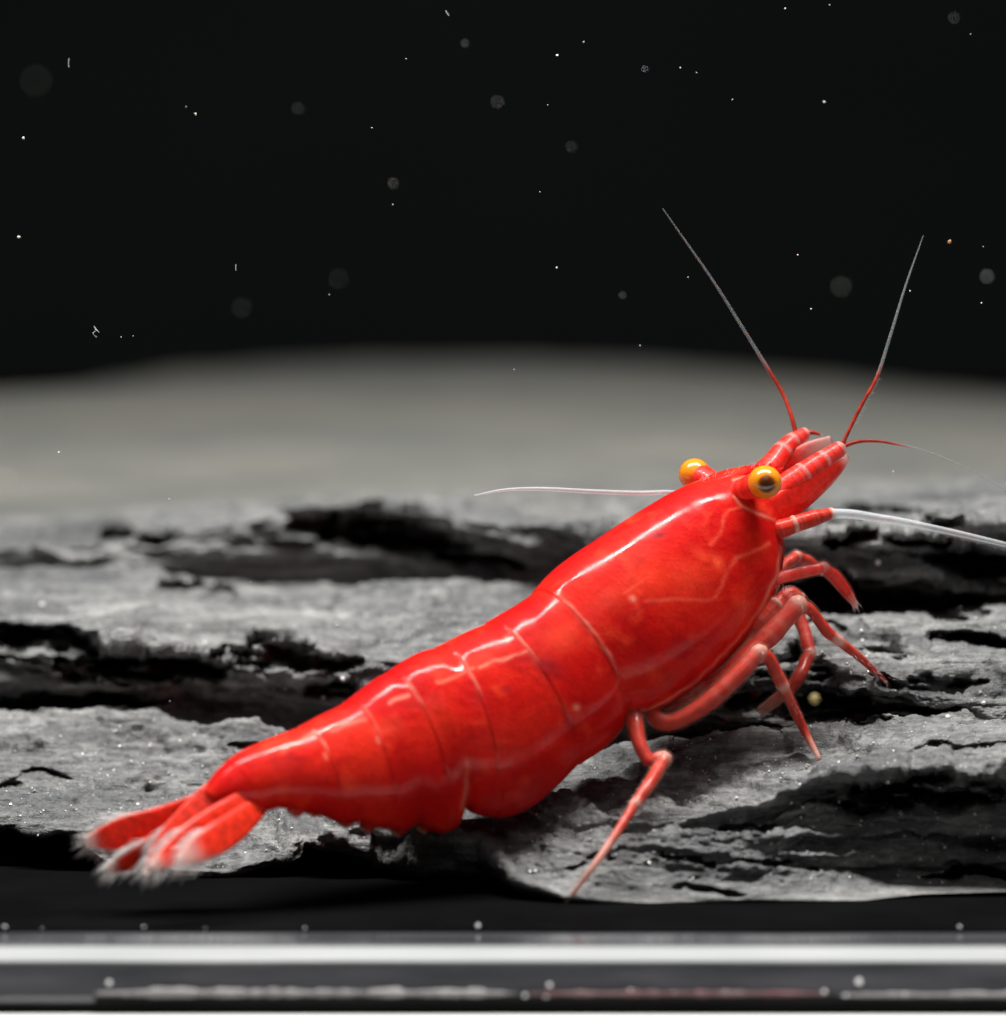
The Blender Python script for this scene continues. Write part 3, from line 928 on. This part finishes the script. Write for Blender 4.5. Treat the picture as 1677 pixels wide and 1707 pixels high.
# legs: control points (pixel x, y, lateral cm), radius in pixels, pale joints
def leg(name, ctl, radpx, joints, foot=None, tip=0.88, mat_='limb', hairs=0, side=Vector((0.5, -0.2, -0.6)), pale_all=0.0, jw=0.020, n=130, setae=None):
    pts = [S(x, y, l) for x, y, l in ctl]
    if foot:
        for dy in range(0, 40, 2):
            fpt, fn = on_rock(foot[0], foot[1]-dy, 0.003)
            if fpt is not None and abs(fpt.y) < 1.5: break
        if fpt is not None:
            pts[-1] = fpt
            print(name, 'foot lat', round((fpt.dot(SAG)-SAG_C), 3), [round(v, 2) for v in fpt])
    P2, R2, J2 = [], [], []
    for k, p in enumerate(pts):
        if k in joints and 0 < k < len(pts)-1:
            a_, b_ = (pts[k-1]-p), (pts[k+1]-p)
            la, lb = min(0.03, a_.length*.4), min(0.03, b_.length*.4)
            P2 += [p+a_.normalized()*la, p, p+b_.normalized()*lb]
            R2 += [radpx[k]*1.06, radpx[k]*0.98, (radpx[k]*2+radpx[k+1])/3*0.98]; J2.append(len(P2)-2)
        else:
            P2.append(p); R2.append(radpx[k])
    pts, radpx, joints = P2, R2, tuple(J2)
    o = limb(name, pts, [r*PX for r in radpx], M[mat_], shrimp, joints=joints, tip=tip, pale_all=pale_all, jw=jw, n=n, sheath=True)
    if hairs:
        c, ts, L = catmull(np.array([list(p) for p in pts]), 300)
        roots, dirs = [], []
        for k in range(hairs):
            i = int(random.uniform(0.25, 0.97)*299)
            s = side if random.random() < 0.6 else -side
            roots.append(c[i]+np.array(s.normalized())*0.008); dirs.append(s)
        bristles('leg_bristles', roots, dirs, 0.030, 0.0017, M['hair'], o, 0.9)
    return o

# hind walking leg, near side
leg('walking_leg', [(1052, 1165, -.12), (1058, 1205, -.20), (1066, 1240, -.26), (1082, 1268, -.30), (1108, 1264, -.33), (1082, 1308, -.40), (1058, 1342, -.44), (1022, 1398, -.50), (985, 1450, -.53), (943, 1506, -.5)],
    [18, 17, 14, 13, 14, 13, 11, 8.5, 6.5, 4], (4, 6), foot=(943, 1506), tip=.62, hairs=60)
# second last walking leg, near side
leg('walking_leg', [(1085, 1165, -.12), (1092, 1196, -.18), (1122, 1203, -.22), (1178, 1172, -.25), (1225, 1130, -.27), (1266, 1087, -.28), (1282, 1098, -.29), (1306, 1145, -.30), (1338, 1212, -.30), (1366, 1266, -.30)],
    [16, 17, 17, 18, 18, 16, 13, 12, 8.5, 5], (5, 7), foot=(1366, 1266), tip=.88, hairs=80)
# third walking leg, near side
leg('walking_leg', [(1150, 1140, -.12), (1195, 1138, -.18), (1240, 1100, -.21), (1285, 1057, -.22), (1330, 1008, -.23), (1352, 1018, -.24), (1378, 1052, -.25), (1398, 1068, -.26), (1440, 1102, -.26), (1484, 1146, -.27)],
    [15, 18, 20, 22, 19, 12, 12, 10.5, 8, 3.5], (4, 7), foot=(1484, 1146), tip=.93, hairs=80)
# clawed front legs, near side
def claw(parent, base, d1, r, n=5):
    roots = [Vector(base)+Vector((random.uniform(-1, 1), random.uniform(-1, 1), random.uniform(-1, 1)))*r*0.5 for _ in range(n*4)]
    bristles('claw_tuft', roots, [d1]*len(roots), 0.03, 0.0016, M['hair'], parent, 0.6)
c1l = leg('clawed_leg', [(1255, 1010, -.10), (1292, 968, -.14), (1325, 956, -.15), (1372, 946, -.16), (1392, 962, -.16), (1412, 988, -.16), (1427, 1010, -.16)],
          [11, 12, 13, 12, 13, 11, 5], (3,), tip=.86, mat_='head_limb')
claw(c1l, S(1424, 1006, -.16), Vector((0.5, 0, -1)), 0.02)
c2l = leg('clawed_leg', [(1225, 1095, -.12), (1262, 1045, -.17), (1295, 1008, -.18), (1318, 990, -.18), (1338, 995, -.18)],
          [14, 17, 16, 14, 8], (2,), tip=.93)
claw(c2l, S(1312, 990, -.19), Vector((0.3, -0.3, 1)), 0.03, 8)
c3l = leg('clawed_leg', [(1270, 1040, -.10), (1285, 1010, -.13), (1306, 992, -.13), (1316, 1008, -.14), (1306, 1028, -.16)],
          [10, 10, 9, 10, 5], (2,), tip=.9)
# far side
leg('clawed_leg', [(1285, 970, .10), (1305, 945, .14), (1328, 928, .16), (1352, 938, .17), (1372, 956, .17)], [10, 11, 12, 10, 5], (2,), tip=.85)
leg('walking_leg', [(1280, 1010, .08), (1318, 1010, .10), (1338, 1045, .05), (1350, 1090, -.02), (1322, 1142, -.06), (1268, 1188, 0.0)],
    [14, 15, 14, 13, 13, 11], (3,), foot=(1268, 1188), tip=.72)
leg('walking_leg', [(1200, 1100, .10), (1240, 1130, .18), (1262, 1150, .22), (1240, 1180, .3), (1205, 1204, .35)], [13, 13, 12, 10, 6], (2,), foot=(1205, 1204), tip=.6)
leg('walking_leg', [(1120, 1150, .10), (1160, 1170, .18), (1178, 1150, .24), (1190, 1190, .3), (1185, 1214, .33)], [12, 12, 11, 8, 5], (2,), foot=(1185, 1214), tip=.6)
# mouth legs lying along the lower edge of the head shield
for ctl, rr in (([(1092, 1178, -.10), (1140, 1160, -.14), (1196, 1112, -.155), (1252, 1050, -.15), (1288, 990, -.13)], [8, 10, 11, 11, 8]),
                ([(1110, 1180, -.12), (1165, 1152, -.155), (1218, 1106, -.17), (1268, 1050, -.165), (1300, 1003, -.15)], [8, 11, 13, 13, 9]),
                ([(1130, 1150, -.02), (1200, 1100, -.05), (1262, 1030, -.06), (1296, 975, -.06)], [8, 9, 10, 6])):
    leg('mouth_leg', ctl, rr, (), tip=.93, pale_all=.14)

# swimming legs showing under the tail
for x, y, w in ((486, 1340, .03), (515, 1340, .028), (566, 1356, .036), (606, 1366, .03), (655, 1370, .034), (700, 1366, .03)):
    blade('swimmeret', [S(x+26, y-30, -.06), S(x+16, y-6, -.07), S(x, y+19, -.075)], [w*1.2, w*1.3, w*.7], Vector((1, .3, .3)), M['limb'], shrimp, pale_edge=0, pale_tip=.97, n=16, across=8)

# tail fan: telson and two pairs of plates with bristle fringes
def fan(name, pix, lats, widths, side, fringe=True, pale_edge=.22, pale_tip=.88, frl=0.065):
    pts = [S(x, y, l) for (x, y), l in zip(pix, lats)]
    o, P, T, w = blade(name, pts, widths, side, M['fan'], shrimp, thick=.014, pale_edge=pale_edge, pale_tip=pale_tip, curl=-.10)
    if fringe:
        sv = np.array(side, float)
        roots, dirs = [], []
        n = len(P)
        for k in range(110):
            f = random.uniform(0.66, 1.0)
            i = int(f*(n-1)); s = random.choice((-1, 1))
            b = sv-T[i]*sv.dot(T[i]); b /= np.linalg.norm(b)
            if f > 0.93:
                u = random.uniform(-1, 1)
            else:
                u = s
            roots.append(P[i]+b*u*w[i]*0.95)
            dirs.append(T[i]*(1.0+f)+b*u*0.55)
        bristles('fringe', roots, dirs, frl, 0.0022, M['hair'], o, 0.3)
    return o
fan('tail_plate', [(372, 1322), (320, 1352), (262, 1376), (200, 1390), (142, 1402)], [.04, .08, .13, .17, .20], [.034, .050, .058, .056, .018], Vector((0.1, 0.1, 1)), pale_edge=.10)
fan('tail_plate', [(385, 1330), (330, 1368), (275, 1404), (222, 1430), (178, 1450)], [.02, .05, .07, .09, .10], [.036, .050, .054, .046, .014], Vector((0.5, -0.2, 1)), pale_edge=.12)
fan('telson', [(402, 1292), (356, 1326), (312, 1368), (270, 1414), (243, 1458)], [0, -.005, -.01, -.01, -.01], [.030, .046, .046, .036, .012], Vector((-0.75, 0.2, 0.62)), pale_edge=.12)
fan('tail_plate', [(440, 1322), (400, 1352), (350, 1388), (300, 1418), (252, 1444)], [-.04, -.09, -.13, -.15, -.17], [.030, .058, .070, .054, .014], Vector((-0.45, 0.15, 0.85)), pale_edge=.14)
fan('tail_plate', [(442, 1332), (408, 1364), (368, 1394), (330, 1416), (296, 1434)], [-.05, -.11, -.16, -.19, -.21], [.030, .044, .052, .044, .014], Vector((-0.45, 0.15, 0.85)), pale_edge=.2, pale_tip=.72)

# ------------------------------------------------------------------ grains on the rock and specks in the water
def pebble_mesh(name, r, material, seed, sub=2, rough=0.25):
    bm = bmesh.new()
    bmesh.ops.create_icosphere(bm, subdivisions=sub, radius=1.0)
    st = random.Random(seed)
    ph = [st.uniform(0, 6) for _ in range(6)]
    for v in bm.verts:
        n = v.co.normalized()
        k = 1+rough*(math.sin(n.x*3+ph[0])*math.sin(n.y*3.3+ph[1])+0.6*math.sin(n.z*4+ph[2]))*0.6
        v.co = Vector((n.x*st.uniform(.97, 1.03), n.y, n.z*0.8))*k*r
    me = bpy.data.meshes.new(name); bm.to_mesh(me); bm.free()
    me.polygons.foreach_set('use_smooth', [True]*len(me.polygons))
    me.materials.append(material)
    return me

def pebble(name, P, r, material, seed, label, cat, group=None, rough=0.25):
    me = pebble_mesh(name, r, material, seed, 2, rough)
    o = bpy.data.objects.new(name, me); COL.objects.link(o); o.location = P
    o.rotation_euler = (random.uniform(0, 6), random.uniform(0, 6), random.uniform(0, 6))
    return tag(o, label, cat, group)

# bright single grains that stand out on the rock
for k, (x, y, r) in enumerate([(70, 1010, 5), (135, 1062, 4.5), (341, 1076, 5), (572, 1132, 4), (538, 1165, 4), (230, 1343, 3.5), (1400, 898, 5), (1464, 935, 5.5), (1576, 1004, 4.5), (1436, 1052, 3.5),
                               (1437, 1068, 3), (1581, 1196, 5), (1640, 1172, 4), (1628, 1309, 6), (1443, 1317, 3.5), (1480, 1302, 3), (1477, 1312, 3), (1398, 1336, 3.5), (1418, 1122, 3), (1412, 1107, 2.5),
                               (1228, 1331, 3), (1282, 1287, 2.5), (1120, 1230, 2.5)]):
    P, nrm = on_rock(x, y, r*PX*0.5)
    if P is not None:
        pebble('sand_grain', P, r*PX, M['grain'], k, 'bright white grain of sand lying on the slate rock', 'sand grain', 'bright sand grains on the slate')
P = at(1358, 1165, -0.75)
pebble('food_grain', P, 0.017, M['tan'], 77, 'round tan grain beside the thin red legs over the dark crevice', 'grain', rough=0.06)

# fine glitter of sand on the ledges: nobody could count it
V, F = [], []
for k in range(2600):
    x, y = random.uniform(-20, 1700), random.uniform(1000, 1475)
    P, nrm = on_rock(x, y, 0.0015)
    if P is None or nrm.z < 0.35: continue
    if random.random() > 0.35+0.65*(y-1000)/500: continue
    s = abs(random.gauss(0, 1))*0.0024+0.0016
    i0 = len(V)
    q = Vector((random.gauss(0, 1), random.gauss(0, 1), random.gauss(0, 1))).normalized()
    t = q.cross(Vector((0.3, 0.5, 0.8))).normalized(); u = q.cross(t)
    for d in (q, -q, t, -t, u, -u):
        V.append(P+d*s*random.uniform(.7, 1.2))
    for a in (2, 3):
        for b in (4, 5):
            F += [(i0, i0+a, i0+b), (i0+1, i0+a, i0+b)]
sand = link_mesh('fine_sand', V, F, M['grain'], None, smooth=False)
tag(sand, 'fine glittering sand scattered over the ledges of the slate rock', 'sand', kind='stuff')

# sediment along the front of the tank floor and the lower pane
sd = [(797, 1548, 9), (240, 1552, 6), (8, 1555, 7), (508, 1551, 4), (1600, 1541, 7), (342, 1551, 3), (70, 1553, 3)]
for k, (x, y, r) in enumerate(sd):
    Y = yA+0.02
    P = at(x, y, Y); P.z = FLOOR_Z+r*PX*0.5
    pebble('sediment_grain', P, r*PX*0.5, M['grain'], 300+k, 'pale grain of sediment at the front edge of the tank floor', 'sediment grain', 'sediment grains along the front edge')
sd2 = [(182, 1640, 9), (1432, 1638, 12), (1410, 1662, 8), (916, 1644, 8), (1374, 1656, 8), (1508, 1660, 9), (1450, 1664, 7), (875, 1662, 8), (910, 1664, 9), (980, 1660, 8), (1540, 1662, 7), (1585, 1661, 7), (1625, 1662, 8), (1660, 1660, 8)]
for k in range(26):
    sd2.append((random.uniform(175, 850), 1659+random.gauss(0, 2.5), random.uniform(3, 8)))
for k in range(6):
    sd2.append((random.uniform(1040, 1360), 1658+random.gauss(0, 2.5), random.uniform(3, 6)))
pane_o = [o for o in bpy.data.objects if o.name == 'lower_pane'][0]
for k, (x, y, r) in enumerate(sd2):
    f = min(1, max(0, (y-1606)/(1662-1606)))
    Y = yP+(yP2-yP)*f
    P = at(x, y, Y)+Vector((0, -0.002, 0.004))
    pebble('silt_grain', P, r*PX*0.5, M['grain'], 400+k, 'pale grain of silt lying on the lower glass pane', 'silt grain', 'silt grains on the lower pane')

def silt_ridge(name, x0, x1, py, h, seed, label, material):
    V, n, k = [], 160, 10
    for i in range(n):
        f = i/(n-1); x = x0+(x1-x0)*f
        hh = h*(0.45+0.75*abs(float(noise(np.array(x*0.035), np.array(seed*3.1), np.array(0.), seed))))*min(1, 8*f+0.2, 8*(1-f)+0.2)
        c = at(x, py, yP2-0.004)
        for j in range(k):
            a = 2*math.pi*j/k
            jit = 1+0.25*random.uniform(-1, 1)
            V.append(c+Vector((0, math.cos(a)*hh*PX*0.7*jit, math.sin(a)*hh*PX*jit)))
    F = grid_faces(n, k, True)+[tuple(range(k)), tuple((n-1)*k+j for j in reversed(range(k)))]
    return tag(link_mesh(name, V, F, material), label, 'silt', kind='stuff')
silt_mat = make_plain('grey_silt', (0.20, 0.195, 0.195), 0.8, nscale=(9, 20, 20), ncol=(0.36, 0.35, 0.345), bumps=0.4)
reflect_silt_mat = make_plain('silt_red_reflection', (0.16, 0.07, 0.075), 0.8, nscale=(9, 20, 20), ncol=(0.22, 0.15, 0.15), bumps=0.4)  # silt with a red reflection put into its colour
silt_ridge('silt', 160, 860, 1656, 8, 3, 'long ridge of pale grey silt along the lower glass pane', silt_mat)
silt_ridge('silt', 880, 1380, 1657, 6, 5, 'dull ridge of silt along the lower glass pane with a painted reddish reflection', reflect_silt_mat)
silt_ridge('silt', 1400, 1760, 1660, 7, 7, 'short broken ridge of pale silt beside large bright grains', silt_mat)

# specks drifting in the water: pixel, depth, radius (cm), orange?
SP = [(39, 230, .35, .0075), (326, 190, .4, .006), (31, 395, .3, .0085), (549, 491, .4, .0035), (928, 446, .38, .005), (929, 92, .4, .006), (973, 70, .38, .003), (1134, 113, .42, .004), (1161, 121, .42, .003),
      (1221, 166, .38, .004), (677, 98, .38, .0028), (1067, 576, .4, .0038), (857, 616, .4, .0028), (1352, 515, .45, .004), (1517, 485, .42, .0045), (1636, 505, .42, .004), (282, 832, .38, .0045), (1489, 786, .38, .0045),
      (98, 754, .2, .005), (418, 970, .38, .0028), (283, 1169, .38, .003), (1639, 411, .42, .0028), (1330, 425, .5, .004), (1383, 8, .4, .003), (1309, 14, .4, .004), (1618, 57, .42, .0028), (202, 562, .38, .003), (222, 560, .38, .0025),
      (775, 72, 2.2, .006), (829, 170, 3.2, .008), (656, 306, 2.7, .0072), (565, 465, 4.6, .008), (403, 514, 4.6, .008), (497, 181, 3.0, .006), (310, 178, .8, .003), (60, 135, 8.0, .014), (655, 341, .7, .003), (620, 213, .7, .003),
      (1402, 478, 4.9, .0135), (1645, 461, 3.4, .0125), (1374, 170, .9, .006), (953, 245, 3.0, .006), (900, 320, .6, .003), (913, 175, .7, .003), (1038, 492, 1.9, .006), (1147, 462, .7, .003), (1075, 115, 1.9, .006), (1590, 30, 3.0, .006),
      (14, 795, -2.6, .016)]
for k, (x, y, Y, r) in enumerate(SP):
    lab = 'small sharp white speck drifting in the dark water' if abs(Y-.38) < .8 else 'dim blurred speck drifting in the dark water far behind the shrimp'
    if Y < -1: lab = 'pale blurred speck drifting close to the tank front'
    pebble('water_speck', at(x, y, Y), r*(0.62 if abs(Y-.38) < .8 else 0.46), M['speck'], 500+k, lab, 'speck', 'specks drifting in the water' if Y > -1 else None, rough=0.5)
pebble('water_speck', at(1583, 403, .8), .006, M['orange_speck'], 991, 'orange speck drifting in the dark water beside the upright feeler', 'speck', 'specks drifting in the water')
# thread-like bits of fluff
for pix, lab in (([(157, 544), (160, 550), (155, 556), (161, 562)], 'white forked fibre drifting in the dark water above the rock'),
                 ([(115, 98), (114, 106), (115, 112)], 'short thin fibre drifting upright in the dark water'),
                 ([(393, 441), (393, 451)], 'tiny faint fibre drifting upright in the dark water'),
                 ([(743, 18), (748, 26)], 'faint slanting fibre drifting high in the dark water')):
    V, F, s, L, P, T = tube_data([at(x, y, .36) for x, y in pix], [.0012]*len(pix), 24, 6)
    if len(pix) == 4:
        V2, F2, *_ = tube_data([at(158, 548, .36), at(162, 551, .36), at(165, 554, .37)], [.001, .0013, .0006], 12, 6)
        k = len(V); V = list(V)+list(V2); F = F+[tuple(i+k for i in f) for f in F2]
    tag(link_mesh('drifting_fibre', V, F, M['speck']), lab, 'fibre')

# put each empty at the base of its thing, its parts staying where they are
from mathutils import Matrix
for o, loc in ((shrimp, Vector((0.35, 0.15, FLOOR_Z+0.05))), (base, Vector((0, yE, FLOOR_Z-0.3)))):
    o.location = loc
    for c in o.children:
        c.matrix_parent_inverse = Matrix.Translation(-loc)
